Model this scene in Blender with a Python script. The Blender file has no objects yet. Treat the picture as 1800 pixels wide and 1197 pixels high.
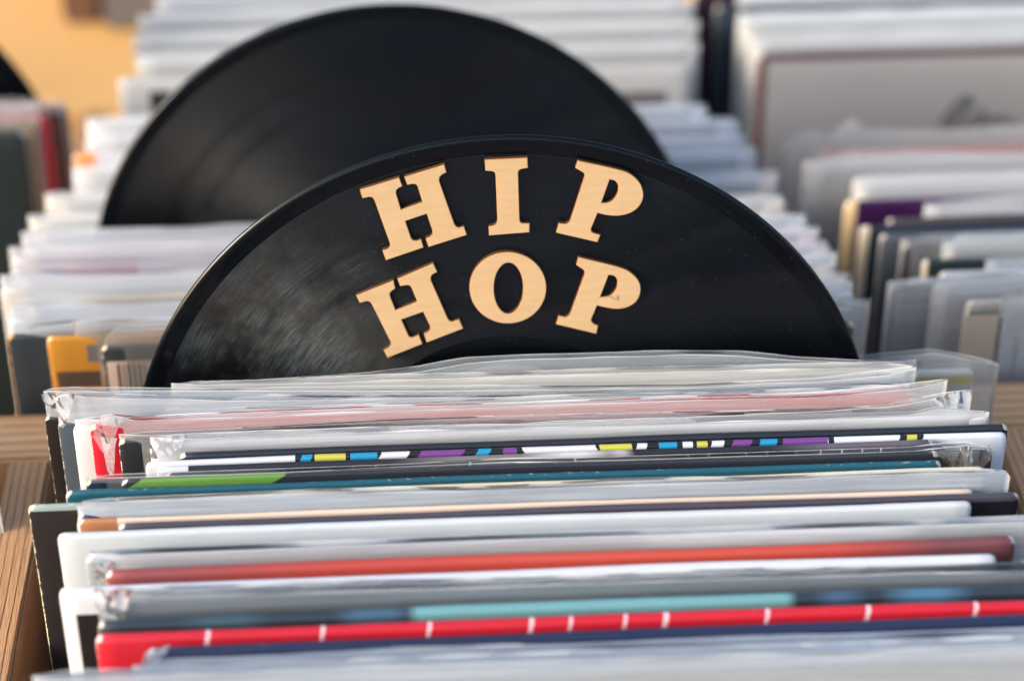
import bpy, bmesh, math, random
from mathutils import Vector, Matrix, noise
random.seed(7)
PI = math.pi
sc = bpy.context.scene
col = sc.collection

# ------------------------------------------------------------------ camera
PITCH, YAW, ROLL, CAMZ = 0.5924, 0.0535, -0.0023, 1.63
FPX = 4027.5
Fw = Vector((math.sin(YAW)*math.cos(PITCH), math.cos(YAW)*math.cos(PITCH), -math.sin(PITCH)))
R0 = Vector((math.cos(YAW), -math.sin(YAW), 0)); U0 = R0.cross(Fw)
Rt = R0*math.cos(ROLL)+U0*math.sin(ROLL); Up = -R0*math.sin(ROLL)+U0*math.cos(ROLL)
cam = bpy.data.cameras.new('camera'); camo = bpy.data.objects.new('camera', cam); col.objects.link(camo)
M = Matrix((Rt, Up, -Fw)).transposed().to_4x4(); M.translation = (0, 0, CAMZ)
camo.matrix_world = M
cam.lens = FPX/1800*36; cam.sensor_width = 36; cam.clip_start = .05; cam.clip_end = 200
cam.dof.use_dof = True; cam.dof.focus_distance = .878; cam.dof.aperture_fstop = 4.4
sc.camera = camo
# ------------------------------------------------------------------ world, sun, exposure
SUN = Vector((-.86, -.34, .36)).normalized()
w = bpy.data.worlds.new("World"); sc.world = w; w.use_nodes = True
nt = w.node_tree; sky = nt.nodes.new('ShaderNodeTexSky'); sky.sky_type = 'NISHITA'; sky.sun_disc = False
sky.sun_elevation = math.asin(SUN.z); sky.sun_rotation = math.atan2(SUN.x, SUN.y)
sky.air_density = 1.0; sky.dust_density = 3.0; sky.ozone_density = 1.0
nt.links.new(sky.outputs[0], nt.nodes['Background'].inputs[0]); nt.nodes['Background'].inputs[1].default_value = .15
sl = bpy.data.lights.new('sun', 'SUN'); sl.energy = 1.3; sl.angle = math.radians(18); sl.color = (1, .95, .88)
so = bpy.data.objects.new('sun', sl); col.objects.link(so); so.rotation_euler = SUN.to_track_quat('Z', 'Y').to_euler()
sc.view_settings.view_transform = 'Standard'; sc.view_settings.look = 'None'
sc.view_settings.exposure = 1.1; sc.view_settings.gamma = 1
sc.render.engine = 'CYCLES'
sc.cycles.transparent_max_bounces = 40; sc.cycles.max_bounces = 10

# ------------------------------------------------------------------ measuring helpers: a ray of the photograph met with a real plane
def ray(x, y): return Fw + Rt*((x-900)/FPX) - Up*((y-598.5)/FPX)
def onY(x, y, Y): r = ray(x, y); return Vector((0, 0, CAMZ)) + r*(Y/r.y)
def onZ(x, y, Z): r = ray(x, y); return Vector((0, 0, CAMZ)) + r*((Z-CAMZ)/r.z)
ZT = 1.1118
def zback(y): return 1.05+(y-405)*.000194 if y > 405 else 1.048

# ------------------------------------------------------------------ material helpers
def lin(c):
    return tuple(((v/255)/12.92 if v/255 <= .04045 else ((v/255+.055)/1.055)**2.4) for v in c) + (1,)
class NB:
    def __init__(s, name):
        s.m = bpy.data.materials.new(name); s.m.use_nodes = True; s.t = s.m.node_tree
        s.b = s.t.nodes['Principled BSDF']; s.out = s.t.nodes['Material Output']
    def n(s, typ, **kw):
        nd = s.t.nodes.new(typ)
        for k, v in kw.items(): setattr(nd, k, v)
        return nd
    def l(s, a, b): s.t.links.new(a, b)
    def math(s, op, a, b=None, c=None, clamp=False):
        nd = s.n('ShaderNodeMath', operation=op); nd.use_clamp = clamp
        for i, v in enumerate((a, b, c)):
            if v is None: continue
            if isinstance(v, (int, float)): nd.inputs[i].default_value = v
            else: s.l(v, nd.inputs[i])
        return nd.outputs[0]
    def mix(s, f, a, b):
        nd = s.n('ShaderNodeMix', data_type='RGBA')
        for i, v in ((0, f), (6, a), (7, b)):
            if isinstance(v, (int, float)): nd.inputs[i].default_value = v
            elif isinstance(v, tuple): nd.inputs[i].default_value = v
            else: s.l(v, nd.inputs[i])
        return nd.outputs[2]
    def noise(s, vec, scale, detail=3, rough=.5):
        nd = s.n('ShaderNodeTexNoise'); nd.inputs['Scale'].default_value = scale
        nd.inputs['Detail'].default_value = detail; nd.inputs['Roughness'].default_value = rough
        if vec is not None: s.l(vec, nd.inputs['Vector'])
        return nd.outputs['Fac']
    def ramp(s, f, lo, hi):
        nd = s.n('ShaderNodeMapRange'); nd.inputs[1].default_value = lo; nd.inputs[2].default_value = hi
        s.l(f, nd.inputs[0]); return nd.outputs[0]
    def objxyz(s, scale=None):
        tc = s.n('ShaderNodeTexCoord'); o = tc.outputs['Object']
        if scale:
            mp = s.n('ShaderNodeMapping'); mp.inputs['Scale'].default_value = scale; s.l(o, mp.inputs['Vector']); return mp.outputs[0]
        return o
    def bump(s, h, strength, dist=.001):
        nd = s.n('ShaderNodeBump'); nd.inputs['Strength'].default_value = strength; nd.inputs['Distance'].default_value = dist
        s.l(h, nd.inputs['Height']); s.l(nd.outputs[0], s.b.inputs['Normal'])

def cover_mat(name, base, w, h, bands=(), rects=(), wear=.5, rough=.42, gloss=.0, wearcol=(225, 218, 205), mottle=.12):
    """printed card: bands = (u0,u1,colour,slant,depth) in metres from the left end; rects = (x0,x1,z0,z1,colour)"""
    k = NB(name); o = k.objxyz()
    sx = k.n('ShaderNodeSeparateXYZ'); k.l(o, sx.inputs[0]); X, Z = k.math('ADD', sx.outputs[0], w/2), sx.outputs[2]
    nz = k.noise(k.objxyz((1, 1, 1)), 40, 4)
    c = k.mix(k.math('MULTIPLY', nz, mottle*2), lin(base), tuple(v*.62 for v in lin(base)[:3])+(1,))
    for (a, b, cc, sl_, dep, *sf) in bands:
        u = k.math('ADD', X, k.math('MULTIPLY', k.math('SUBTRACT', Z, h), -sl_)) if sl_ else X
        m = k.math('MULTIPLY', k.math('GREATER_THAN', u, a), k.math('LESS_THAN', u, b))
        if sf: m = k.math('MULTIPLY', k.ramp(u, a-sf[0], a+sf[0]), k.ramp(u, b+sf[0], b-sf[0]))
        if dep < .3: m = k.math('MULTIPLY', m, k.math('GREATER_THAN', Z, h-dep))
        c = k.mix(m, c, lin(cc))
    for (x0, x1, z0, z1, cc) in rects:
        m = k.math('MULTIPLY', k.math('GREATER_THAN', X, x0), k.math('LESS_THAN', X, x1))
        m = k.math('MULTIPLY', m, k.math('MULTIPLY', k.math('GREATER_THAN', Z, z0), k.math('LESS_THAN', Z, z1)))
        c = k.mix(m, c, lin(cc))
    if wear > 0:      # scuffed card showing at the top edge and the two top corners
        dx = k.math('MINIMUM', X, k.math('SUBTRACT', w, X)); dz = k.math('SUBTRACT', h, Z)
        wn = k.noise(k.objxyz((.6, 1, 1)), 520, 4, .75)
        e = k.math('MULTIPLY', k.ramp(dx, .0014, .0), .75); e2 = k.math('MULTIPLY', k.ramp(dz, .0014, 0), .50)
        ee = k.math('MAXIMUM', e, e2)
        corner = k.math('MULTIPLY', k.ramp(dx, .0042, 0), k.ramp(dz, .0042, 0))
        ee = k.math('MAXIMUM', ee, k.math('MULTIPLY', corner, 1.6))
        f = k.ramp(k.math('ADD', ee, k.math('MULTIPLY', wn, 1.1)), 1.32-wear*.25, 1.42-wear*.25)
        c = k.mix(k.math('MULTIPLY', f, .8, clamp=True), c, lin(wearcol))
    k.l(c, k.b.inputs['Base Color'])
    rn = k.noise(k.objxyz((1, 1, 1)), 90, 3)
    k.l(k.math('ADD', k.math('MULTIPLY', rn, .25), rough-.12), k.b.inputs['Roughness'])
    k.b.inputs['Coat Weight'].default_value = gloss; k.b.inputs['Coat Roughness'].default_value = .12
    h1 = k.noise(k.objxyz((1, 1, 1)), 900, 2); h2 = k.noise(k.objxyz((.25, 1, 1)), 120, 3)
    k.bump(k.math('ADD', k.math('MULTIPLY', h1, .25), h2), .35, .0006)
    return k.m

_film = {}
def film_mat(op, tint=(226, 231, 236), crumple=.5, name='clear_plastic_film'):
    key = (round(op, 2), tint, round(crumple, 2))
    if key in _film: return _film[key]
    k = NB(name); k.t.nodes.remove(k.b)
    tr = k.n('ShaderNodeBsdfTransparent'); tr.inputs[0].default_value = (.985, .99, .995, 1)
    wv = k.noise(k.objxyz((.035, 1, 1)), 90, 4, .6)
    fine = k.noise(k.objxyz((.03, 1, 1)), 700, 3, .7)
    spots = k.noise(k.objxyz((.7, 1, 1)), 300, 4, .75)
    fac = k.math('ADD', k.math('MULTIPLY', k.math('SUBTRACT', wv, .5), op*.7), k.math('ADD', k.math('MULTIPLY', k.math('SUBTRACT', fine, .5), op*.8), op))
    fac = k.math('ADD', fac, k.math('MULTIPLY', k.ramp(spots, .70, .84), .2), clamp=True)
    cr = k.math('ADD', k.noise(k.objxyz((.22, 1, 1)), 150, 5, .7), k.math('MULTIPLY', fine, .35))
    bn = k.n('ShaderNodeBump'); bn.inputs['Strength'].default_value = crumple; bn.inputs['Distance'].default_value = .0004
    k.l(cr, bn.inputs['Height'])
    tint = tuple(min(250, v+(255-v)*.45) for v in tint)
    b2 = k.n('ShaderNodeBump'); b2.inputs['Strength'].default_value = crumple*.5; b2.inputs['Distance'].default_value = .0003; k.l(cr, b2.inputs['Height'])
    a = k.n('ShaderNodeBsdfDiffuse'); a.inputs[0].default_value = lin(tint); k.l(b2.outputs[0], a.inputs['Normal'])
    mx = k.n('ShaderNodeMixShader'); k.l(fac, mx.inputs[0]); k.l(tr.outputs[0], mx.inputs[1]); k.l(a.outputs[0], mx.inputs[2])
    gl = k.n('ShaderNodeBsdfGlossy'); gl.inputs['Roughness'].default_value = .14; gl.inputs[0].default_value = (.95, .97, 1, 1)
    k.l(bn.outputs[0], gl.inputs['Normal'])
    fr = k.n('ShaderNodeFresnel'); fr.inputs[0].default_value = 1.55; k.l(bn.outputs[0], fr.inputs['Normal'])
    m2 = k.n('ShaderNodeMixShader'); k.l(k.math('MULTIPLY', fr.outputs[0], .8, clamp=True), m2.inputs[0])
    k.l(mx.outputs[0], m2.inputs[1]); k.l(gl.outputs[0], m2.inputs[2]); k.l(m2.outputs[0], k.out.inputs[0])
    _film[key] = k.m
    return k.m

def wood_mat(name, ca, cb, axis, dark=(70, 45, 25), lines=1.0, groove=None):
    k = NB(name); s = [7, 7, 7]; s[axis] = .12
    v = k.objxyz(tuple(s)); a = k.noise(v, 14, 5, .6); b = k.noise(v, 60, 3, .6)
    g = k.ramp(a, .36, .66); c = k.mix(g, lin(ca), lin(cb))
    ln = k.ramp(b, .58, .72)
    c = k.mix(k.math('MULTIPLY', ln, .4*lines), c, lin(dark))
    f = k.noise(k.objxyz(tuple(x*2 if x > 1 else 1.2 for x in s)), 120, 3); c = k.mix(k.math('MULTIPLY', k.ramp(f, .35, .7), .4), c, lin(ca))
    kn = k.noise(k.objxyz((1, 1, 1)), 45, 4, .6); c = k.mix(k.math('MULTIPLY', kn, .35), c, lin(cb))
    h = k.math('ADD', b, k.math('MULTIPLY', f, .6))
    if groove:      # (axis across the grooves, spacing)
        sp = k.n('ShaderNodeSeparateXYZ'); k.l(k.objxyz(), sp.inputs[0])
        wb = k.math('MULTIPLY', k.math('SUBTRACT', k.noise(k.objxyz((1, 1, 1)), 14, 2), .5), .0022)
        u = k.math('FRACT', k.math('DIVIDE', k.math('ADD', sp.outputs[groove[0]], k.math('ADD', wb, 1.0)), groove[1]))
        d = k.math('ABSOLUTE', k.math('SUBTRACT', u, .5)); m = k.ramp(d, .09, .03)
        c = k.mix(k.math('MULTIPLY', m, .75), c, lin(dark)); h = k.math('SUBTRACT', h, k.math('MULTIPLY', m, 1.6))
    k.l(c, k.b.inputs['Base Color']); k.b.inputs['Roughness'].default_value = .72
    k.bump(h, .7, .001)
    return k.m

def plain(name, c, rough=.6, sc_=30, amt=.25):
    k = NB(name); n = k.noise(k.objxyz(), sc_, 4)
    k.l(k.mix(k.math('MULTIPLY', n, amt*2), lin(c), tuple(v*.5 for v in lin(c)[:3])+(1,)), k.b.inputs['Base Color'])
    k.b.inputs['Roughness'].default_value = rough; k.bump(n, .2, .002)
    return k.m

# ------------------------------------------------------------------ object helpers
def link_mesh(name, verts, faces, mats, parent=None, smooth=True, fmat=None, loc=None):
    me = bpy.data.meshes.new(name); me.from_pydata([tuple(v) for v in verts], [], faces)
    for m in (mats if isinstance(mats, (list, tuple)) else [mats]): me.materials.append(m)
    if fmat:
        for p, i in zip(me.polygons, fmat): p.material_index = i
    for p in me.polygons: p.use_smooth = smooth
    me.update()
    o = bpy.data.objects.new(name, me); col.objects.link(o)
    if parent: o.parent = parent
    if loc: o.location = loc
    return o
def tag(o, label, cat, group=None):
    o['label'] = label; o['category'] = cat
    if group: o['group'] = group
    return o
def empty(name, loc, rz=0):
    o = bpy.data.objects.new(name, None); o.empty_display_size = .05; col.objects.link(o)
    o.location = loc; o.rotation_euler = (0, 0, rz); return o
def bevel_box(name, x0, x1, y0, y1, z0, z1, mat, parent=None, bev=.0015, kind=None):
    bm = bmesh.new(); bmesh.ops.create_cube(bm, size=1)
    cx, cy, cz = (x0+x1)/2, (y0+y1)/2, (z0+z1)/2
    for v in bm.verts: v.co = Vector((v.co.x*(x1-x0), v.co.y*(y1-y0), v.co.z*(z1-z0)))
    bmesh.ops.bevel(bm, geom=bm.edges[:], offset=bev, segments=2, affect='EDGES')
    me = bpy.data.meshes.new(name); bm.to_mesh(me); bm.free(); me.materials.append(mat)
    o = bpy.data.objects.new(name, me); col.objects.link(o); o.location = (cx, cy, cz)
    if parent:
        o.parent = parent; o.location = Vector((cx, cy, cz))-parent.location
    if kind: o['kind'] = kind
    return o

def sway(x, w, seed, bow):     # gentle side-to-side warp shared by a card sleeve and its plastic cover
    return bow*math.sin(PI*min(1, max(0, x/w+.5)))+noise.noise(Vector((x*14, seed*3.1, 0)))*.0003

def jacket_mesh(w, h, t, seed, bow=.0008, rtop=None):
    """a card sleeve: closed thin box with rounded top edge, softened corners and a slight bow"""
    N = 44; vs = []; fs = []; fm = []
    rc = .0022
    prof = [(-.5, 0), (-.5, .25), (-.5, .6), (-.5, .85), (-.5, .96)]
    arc = [(-.5*math.cos(a), math.sin(a)) for a in [i*PI/6 for i in range(7)]]
    back = [(.5, .96), (.5, .85), (.5, .6), (.5, .25), (.5, 0)]
    ring = []
    for yy, zz in prof: ring.append((yy*t, ('z', zz)))
    for yy, a in arc: ring.append((yy*t, ('a', a)))
    for yy, zz in back: ring.append((yy*t, ('z', zz)))
    K = len(ring)
    xs = [-.5*w + w*i/N for i in range(N+1)]; xs[1:1] = [-.5*w+rc*.3, -.5*w+rc]; xs[-1:-1] = [.5*w-rc, .5*w-rc*.3]
    xs = sorted(xs)
    for x in xs:
        d = min(x+.5*w, .5*w-x); dz = 0
        if d < rc: dz = -(rc-math.sqrt(max(0, rc*rc-(rc-d)**2)))
        u = x/w+.5
        wob = sway(x, w, seed, 0) + noise.noise(Vector((x*60, seed*1.7, 3)))*.00006
        zw = noise.noise(Vector((x*9, seed*2.3, 7)))*.0007 + noise.noise(Vector((x*90, seed, 9)))*.00012
        th = min(1, .55+d/.002*.45)
        for yy, (kk, q) in ring:
            if kk == 'z': z = q*(h-t*.5+dz); f = q
            else: z = h-t*.5+dz+q*t*.5+zw; f = 1
            if kk == 'z' and q > .9: z += zw
            vs.append((x, yy*th+(bow*math.sin(PI*u)+wob)*f, z))
    L = len(xs)
    for i in range(L-1):
        for j in range(K-1):
            fs.append((i*K+j, i*K+j+1, (i+1)*K+j+1, (i+1)*K+j)); fm.append(0)
        fs.append((i*K+K-1, i*K, (i+1)*K, (i+1)*K+K-1)); fm.append(0)
    fs.append(tuple(range(K))[::-1]); fm.append(1); fs.append(tuple((L-1)*K+j for j in range(K))); fm.append(1)
    fs = [tuple(reversed(f)) for f in fs]
    return vs, fs, fm

def interp(pts, x):
    if x <= pts[0][0]: return pts[0][1]
    for (a, b), (c, d) in zip(pts, pts[1:]):
        if x <= c: 
            t = (x-a)/(c-a); return b+(d-b)*t
    return pts[-1][1]

def film_mesh(pts, h, t, seed, gap=.0006, torn=0., wob=.0006, zbot=None, lip=.0015, w=.3, jseed=0, bow=.0005):
    """a plastic cover: front and back sheet joined at the sides, open at the top; pts = (x, z) of its top edge"""
    NU = 150; vs = []; fs = []
    x0, x1 = pts[0][0], pts[-1][0]; zb = h*.25 if zbot is None else zbot
    vv = [(0, 0), (0, .35), (0, .6), (0, .75), (0, .85), (0, .92), (0, .97), (0, 1), (1, .25), (1, .5), (1, .75), (1, .9), (2, 0), (2, 1)]; fm = []
    cols_ = []
    for s in (-1, 1):
        for i in range(NU+1):
            u = i/NU; x = x0+(x1-x0)*u
            zt = interp(pts, x) + noise.noise(Vector((x*18, seed, s*1.3)))*.0006
            if s > 0: zt += (noise.noise(Vector((x*12, seed+5, 1)))-.3)*lip
            if torn: zt += (noise.noise(Vector((x*700, seed, 0)))+.5*noise.noise(Vector((x*1700, seed, 2))))*torn
            zt = max(zt, h+.0016); zh = h+.0007
            for kd, v in vv:
                z = zb+(zh-zb)*v if kd == 0 else zh+(zt-.00032-zh)*v if kd == 1 else zt-.00032*(1-v)
                ab = max(0, (z-h)/.012)
                side = min(1, min(u, 1-u)*30)
                y = s*(t*.5+gap)*(.15+.85*side)
                f = min(1, z/h)
                y += sway(x, w, jseed, bow)*f
                o1 = noise.noise(Vector((x*18, z*20, seed+s*2.2))); o2 = noise.noise(Vector((x*70, z*60, seed+s*4)))
                if kd == 0: y += s*abs(o1)*wob*.2*side      # below the card's edge the film can only bulge outward
                else: y += (o1*wob*(.2+ab)+o2*wob*.35*ab)*side
                if kd == 2 and z > h+.002: y += noise.noise(Vector((x*40, seed, s)))*.0008
                vs.append((x, y, z))
    K = len(vv); L = NU+1
    for s in range(2):
        b = s*L*K
        for i in range(NU):
            for j in range(K-1):
                q = (b+i*K+j, b+(i+1)*K+j, b+(i+1)*K+j+1, b+i*K+j+1)
                fs.append(q if s == 0 else tuple(reversed(q))); fm.append(1 if j == K-2 else 0)
    for i in (0, NU):
        for j in range(K-1):
            q = (i*K+j, i*K+j+1, L*K+i*K+j+1, L*K+i*K+j)
            fs.append(q); fm.append(0)
    return vs, fs, fm

CARD = plain('raw_card', (222, 205, 178), .8, 200, .15)
SL = []
def sleeve(xl, xr, xref, yref, z, base, label, group, t=.0034, cap=None, bands=(), rects=(), film=None, wear=.5,
           gloss=.0, rough=.42, y=None, lean=0, wearcol=(225, 218, 205), name='record_sleeve', mottle=.12, dyaw=0):
    """registers one record sleeve standing in its bin; ends and height measured on the photograph"""
    if y is None: p = onZ(xref, yref, z)
    else: p = onY(xref, yref, y); z = p.z
    Y = p.y
    a = onY(xl, yref, Y); b = onY(xr, yref, Y)
    # x of the two ends at height z on plane Y
    def xat(px):
        lo = onY(px, yref, Y); y0 = yref
        for _ in range(3):
            y0 += (lo.z-z)*Fpx_z(Y); lo = onY(px, y0, Y)
        return lo.x
    X0, X1 = xat(xl), xat(xr)
    if group == G3 and X1-X0 > .322: xr = xl+(xr-xl)*.322/(X1-X0); X1 = X0+.322
    if group == G5 and X1-X0 > .322: xl = xr-(xr-xl)*.322/(X1-X0); X0 = X1-.322
    SL.append(dict(Y=Y, z=z, x0=X0, x1=X1, xl=xl, xr=xr, base=base, label=label, group=group, t=t, cap=cap, bands=bands,
              rects=rects, film=film, wear=wear, gloss=gloss, rough=rough, lean=lean, wearcol=wearcol, name=name, mottle=mottle, dyaw=dyaw))
def Fpx_z(Y):  # pixels down the picture per metre down the plane y=Y
    return 3300*.95/Y*.95

def px_on(Y, px, py): return onY(px, py, Y)

def build_sleeves():
    S = sorted(SL, key=lambda s: s['Y'])
    for i, s in enumerate(S):
        t = s['t']
        for q in S:
            if q is s or q['x1'] < s['x0'] or q['x0'] > s['x1']: continue
            g = abs(q['Y']-s['Y'])
            if g < .012: t = min(t, max(.0009, .78*g))
        s['tt'] = t
    for i, s in enumerate(S):
        t = s['tt']; x0, x1, Y, z = s['x0'], s['x1'], s['Y'], s['z']; w = x1-x0; h = .313
        cx = (x0+x1)/2
        root = empty(s['name'], (cx, Y, z-h), s['dyaw']); root.rotation_euler.x = s['lean']
        tag(root, s['label'], 'record sleeve', s['group'])
        def U(px): return (px-s['xl'])/(s['xr']-s['xl'])*w
        bands = [(U(a), U(b), c, sl_, dep, *sf) for a, b, c, sl_, dep, *sf in s['bands']]
        rects = []
        for (ax, ay, bx, by, c) in s['rects']:
            p = onY(ax, ay, Y); q = onY(ax, by, Y); r_ = onY(bx, ay, Y)
            rects.append((p.x-x0, r_.x-x0, q.z-z+h, p.z-z+h, c))
        m = cover_mat('printed_card', s['base'], w, h, bands, rects, s['wear'], s['rough'], s['gloss'], s['wearcol'], s['mottle'])
        cm = m if s['cap'] is None else plain('card_edge', s['cap'], .8, 200, .15)
        vs, fs, fm = jacket_mesh(w, h, t, i*1.37, bow=.0005)
        j = link_mesh('jacket', vs, fs, [m, cm], root, True, fm)
        if s['film']:
            fl = s['film']; pts = []
            for (px, py) in fl['top']:
                p = onY(px, py, Y-t*.5-.0006)
                if p.x > x1+.016: p.x = x1+.008+.004*len(pts)/9; pts.append((p.x-cx, p.z-(z-h))); break
                pts.append((p.x-cx, p.z-(z-h)))
            vs, fs, fm = film_mesh(pts, h, t, i*2.1, torn=fl.get('torn', 0), wob=fl.get('wob', .0012)*.5, w=w, jseed=i*1.37, gap=.00035, lip=fl.get('lip', .0015))
            f = link_mesh('plastic_cover', vs, fs, [film_mat(fl.get('op', .35)*.95, fl.get('tint', (240, 243, 247)), fl.get('crumple', .5)), film_mat(.62, (244, 246, 248), .3, 'film_rim')], root, True, fm)
        s['root'] = root

# ================================================================== STRUCTURE: ground, rack, table behind
g = plain('paving', (120, 116, 112), .9, 2, .3)
ground = link_mesh('ground', [(-40, -40, 0), (40, -40, 0), (40, 40, 0), (-40, 40, 0)], [(0, 1, 2, 3)], g, None, False); ground['kind'] = 'structure'

WX = wood_mat('oiled_wood_crosswise', (222, 184, 142), (196, 150, 106), 0, (120, 78, 44), .8, (1, .0062))
WY = wood_mat('brown_wood_lengthwise', (200, 154, 112), (172, 126, 86), 1, (74, 50, 36), .8, (0, .0034))
WZ = wood_mat('brown_wood_upright', (140, 96, 62), (110, 72, 44), 2, (60, 38, 24), .8)
ply = plain('dark_ply', (70, 52, 38), .8, 15, .3)
rack = empty('record_rack', (.05, .8, .70))
tag(rack, 'brown wooden record rack with open bins between its rails', 'record rack')
def board(nm, *a, m=WY, bev=.0015): return bevel_box(nm, *a, m, rack, bev)
ZR = 1.0493
board('side_rail', -.1705, -.1528, .44, .7838, .80, ZR)
board('side_rail', .2485, .2680, .44, .7838, .80, ZR)
board('cross_rail', -.60, .75, .7842, .8170, .98, ZR, m=WX)
board('cross_rail', -.60, .75, .42, .4396, .80, ZR, m=WX)
board('side_rail', -.2060, -.1900, .8174, 1.32, .72, .93)
board('side_rail', .2350, .2500, .8174, 1.32, .72, .96)
board('cross_rail', -.60, .75, 1.3204, 1.342, .72, .90, m=WX)
board('side_rail', -.60, -.582, .44, .7838, .80, ZR)
board('side_rail', .732, .75, .44, .7838, .80, ZR)
board('side_rail', -.60, -.582, .8174, 1.32, .72, .985)
board('side_rail', .732, .75, .8174, 1.32, .72, .985)
board('bin_floor', -.60, .75, .44, .7838, .775, .797, m=ply)
board('bin_floor', -.60, .75, .8174, 1.3204, .70, .722, m=ply)
for lx in (-.58, .73):
    for ly in (.45, 1.30):
        bevel_box('leg', lx-.02, lx+.02, ly-.018, ly+.018, .0, .698 if ly > 1 else .773, WZ, rack, .002)

# table behind with a kraft-coloured top and a box on it
tb = empty('display_table', (-.35, 1.75, 0)); tag(tb, 'tan table top glowing in the sun behind the rack at upper left', 'table')
TT = plain('tan_board', (242, 186, 112), .7, 9, .24)
bevel_box('table_top', -1.1, .5, 1.37, 2.3, .88, .90, TT, tb, .002)
for lx in (-1.06, .46):
    for ly in (1.42, 2.25): bevel_box('leg', lx-.02, lx+.02, ly-.02, ly+.02, 0, .8795, WZ, tb, .002)

# ================================================================== RECORDS (vinyl discs)
def vinyl_mat(sheen, spot):
    k = NB('black_vinyl'); o = k.objxyz(); sx = k.n('ShaderNodeSeparateXYZ'); k.l(o, sx.inputs[0])
    r = k.math('SQRT', k.math('ADD', k.math('MULTIPLY', sx.outputs[0], sx.outputs[0]), k.math('MULTIPLY', sx.outputs[1], sx.outputs[1])))
    a = k.math('ARCTAN2', sx.outputs[1], sx.outputs[0])
    cb = k.n('ShaderNodeCombineXYZ'); k.l(k.math('MULTIPLY', r, 1000), cb.inputs[0]); k.l(k.math('MULTIPLY', a, 6), cb.inputs[1])
    g1 = k.noise(cb.outputs[0], 1.6, 3, .7)          # grooves: fine along the radius, long round the disc
    cb2 = k.n('ShaderNodeCombineXYZ'); k.l(k.math('MULTIPLY', r, 1500), cb2.inputs[0]); k.l(k.math('MULTIPLY', a, 6), cb2.inputs[1])
    g2 = k.noise(cb2.outputs[0], 1.3, 4, .8)
    inband = k.math('MULTIPLY', k.math('LESS_THAN', r, .1430), k.math('GREATER_THAN', r, .0630))
    # dusty specks, finger smears, and groove sheen painted into the colour at one spot
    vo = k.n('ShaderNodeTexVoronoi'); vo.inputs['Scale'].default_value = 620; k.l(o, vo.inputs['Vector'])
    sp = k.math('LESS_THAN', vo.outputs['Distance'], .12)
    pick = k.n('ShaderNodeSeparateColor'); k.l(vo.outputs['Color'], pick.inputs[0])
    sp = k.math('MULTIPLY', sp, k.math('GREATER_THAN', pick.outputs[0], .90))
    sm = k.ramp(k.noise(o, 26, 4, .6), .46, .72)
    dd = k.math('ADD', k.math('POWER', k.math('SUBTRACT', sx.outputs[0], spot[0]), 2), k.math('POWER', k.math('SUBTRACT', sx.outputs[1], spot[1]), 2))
    sheen_spot = k.math('MULTIPLY', k.ramp(k.math('SQRT', dd), .055, .008), k.ramp(k.noise(o, 34, 4, .6), .40, .66))  # pale patch: light glinting off the grooves, painted as colour
    dust_and_sheen = k.math('MULTIPLY', inband, k.math('ADD', k.math('MULTIPLY', k.math('MULTIPLY', k.ramp(g2, .5, .72), sm), .012), k.math('MULTIPLY', k.math('MULTIPLY', sheen_spot, k.math('ADD', .14, k.ramp(g2, .44, .66))), .34*sheen)))
    # quiet passages between the tracks, as a few smooth rings
    rn = k.n('ShaderNodeTexNoise'); rn.noise_dimensions = '1D'; rn.inputs['Scale'].default_value = 130; k.l(r, rn.inputs['W'])
    ring_ = k.ramp(rn.outputs['Fac'], .60, .66)
    c = k.mix(dust_and_sheen, (.0020, .0028, .0042, 1), (.44, .52, .56, 1))
    c = k.mix(k.math('MULTIPLY', sp, .17), c, (.6, .6, .62, 1))
    k.l(c, k.b.inputs['Base Color'])
    k.b.inputs['Specular IOR Level'].default_value = .3
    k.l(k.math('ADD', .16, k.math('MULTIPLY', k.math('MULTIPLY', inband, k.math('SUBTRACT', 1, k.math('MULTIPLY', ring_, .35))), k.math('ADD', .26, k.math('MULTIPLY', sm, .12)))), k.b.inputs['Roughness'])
    k.l(k.math('MULTIPLY', inband, .93), k.b.inputs['Anisotropic']); k.b.inputs['Anisotropic Rotation'].default_value = .25
    k.l(k.math('ADD', k.math('MULTIPLY', inband, .40), .05), k.b.inputs['Coat Weight']); k.b.inputs['Coat Roughness'].default_value = .08
    tg = k.n('ShaderNodeTangent'); tg.direction_type = 'RADIAL'; tg.axis = 'Z'; k.l(tg.outputs[0], k.b.inputs['Tangent'])
    hh = k.math('MULTIPLY', k.math('ADD', g1, k.math('MULTIPLY', g2, .8)), k.math('ADD', k.math('MULTIPLY', inband, .9), .04))
    k.bump(hh, .55, .00012)
    return k.m
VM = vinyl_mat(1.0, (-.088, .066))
VM2 = vinyl_mat(.25, (-.085, .035))
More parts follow.
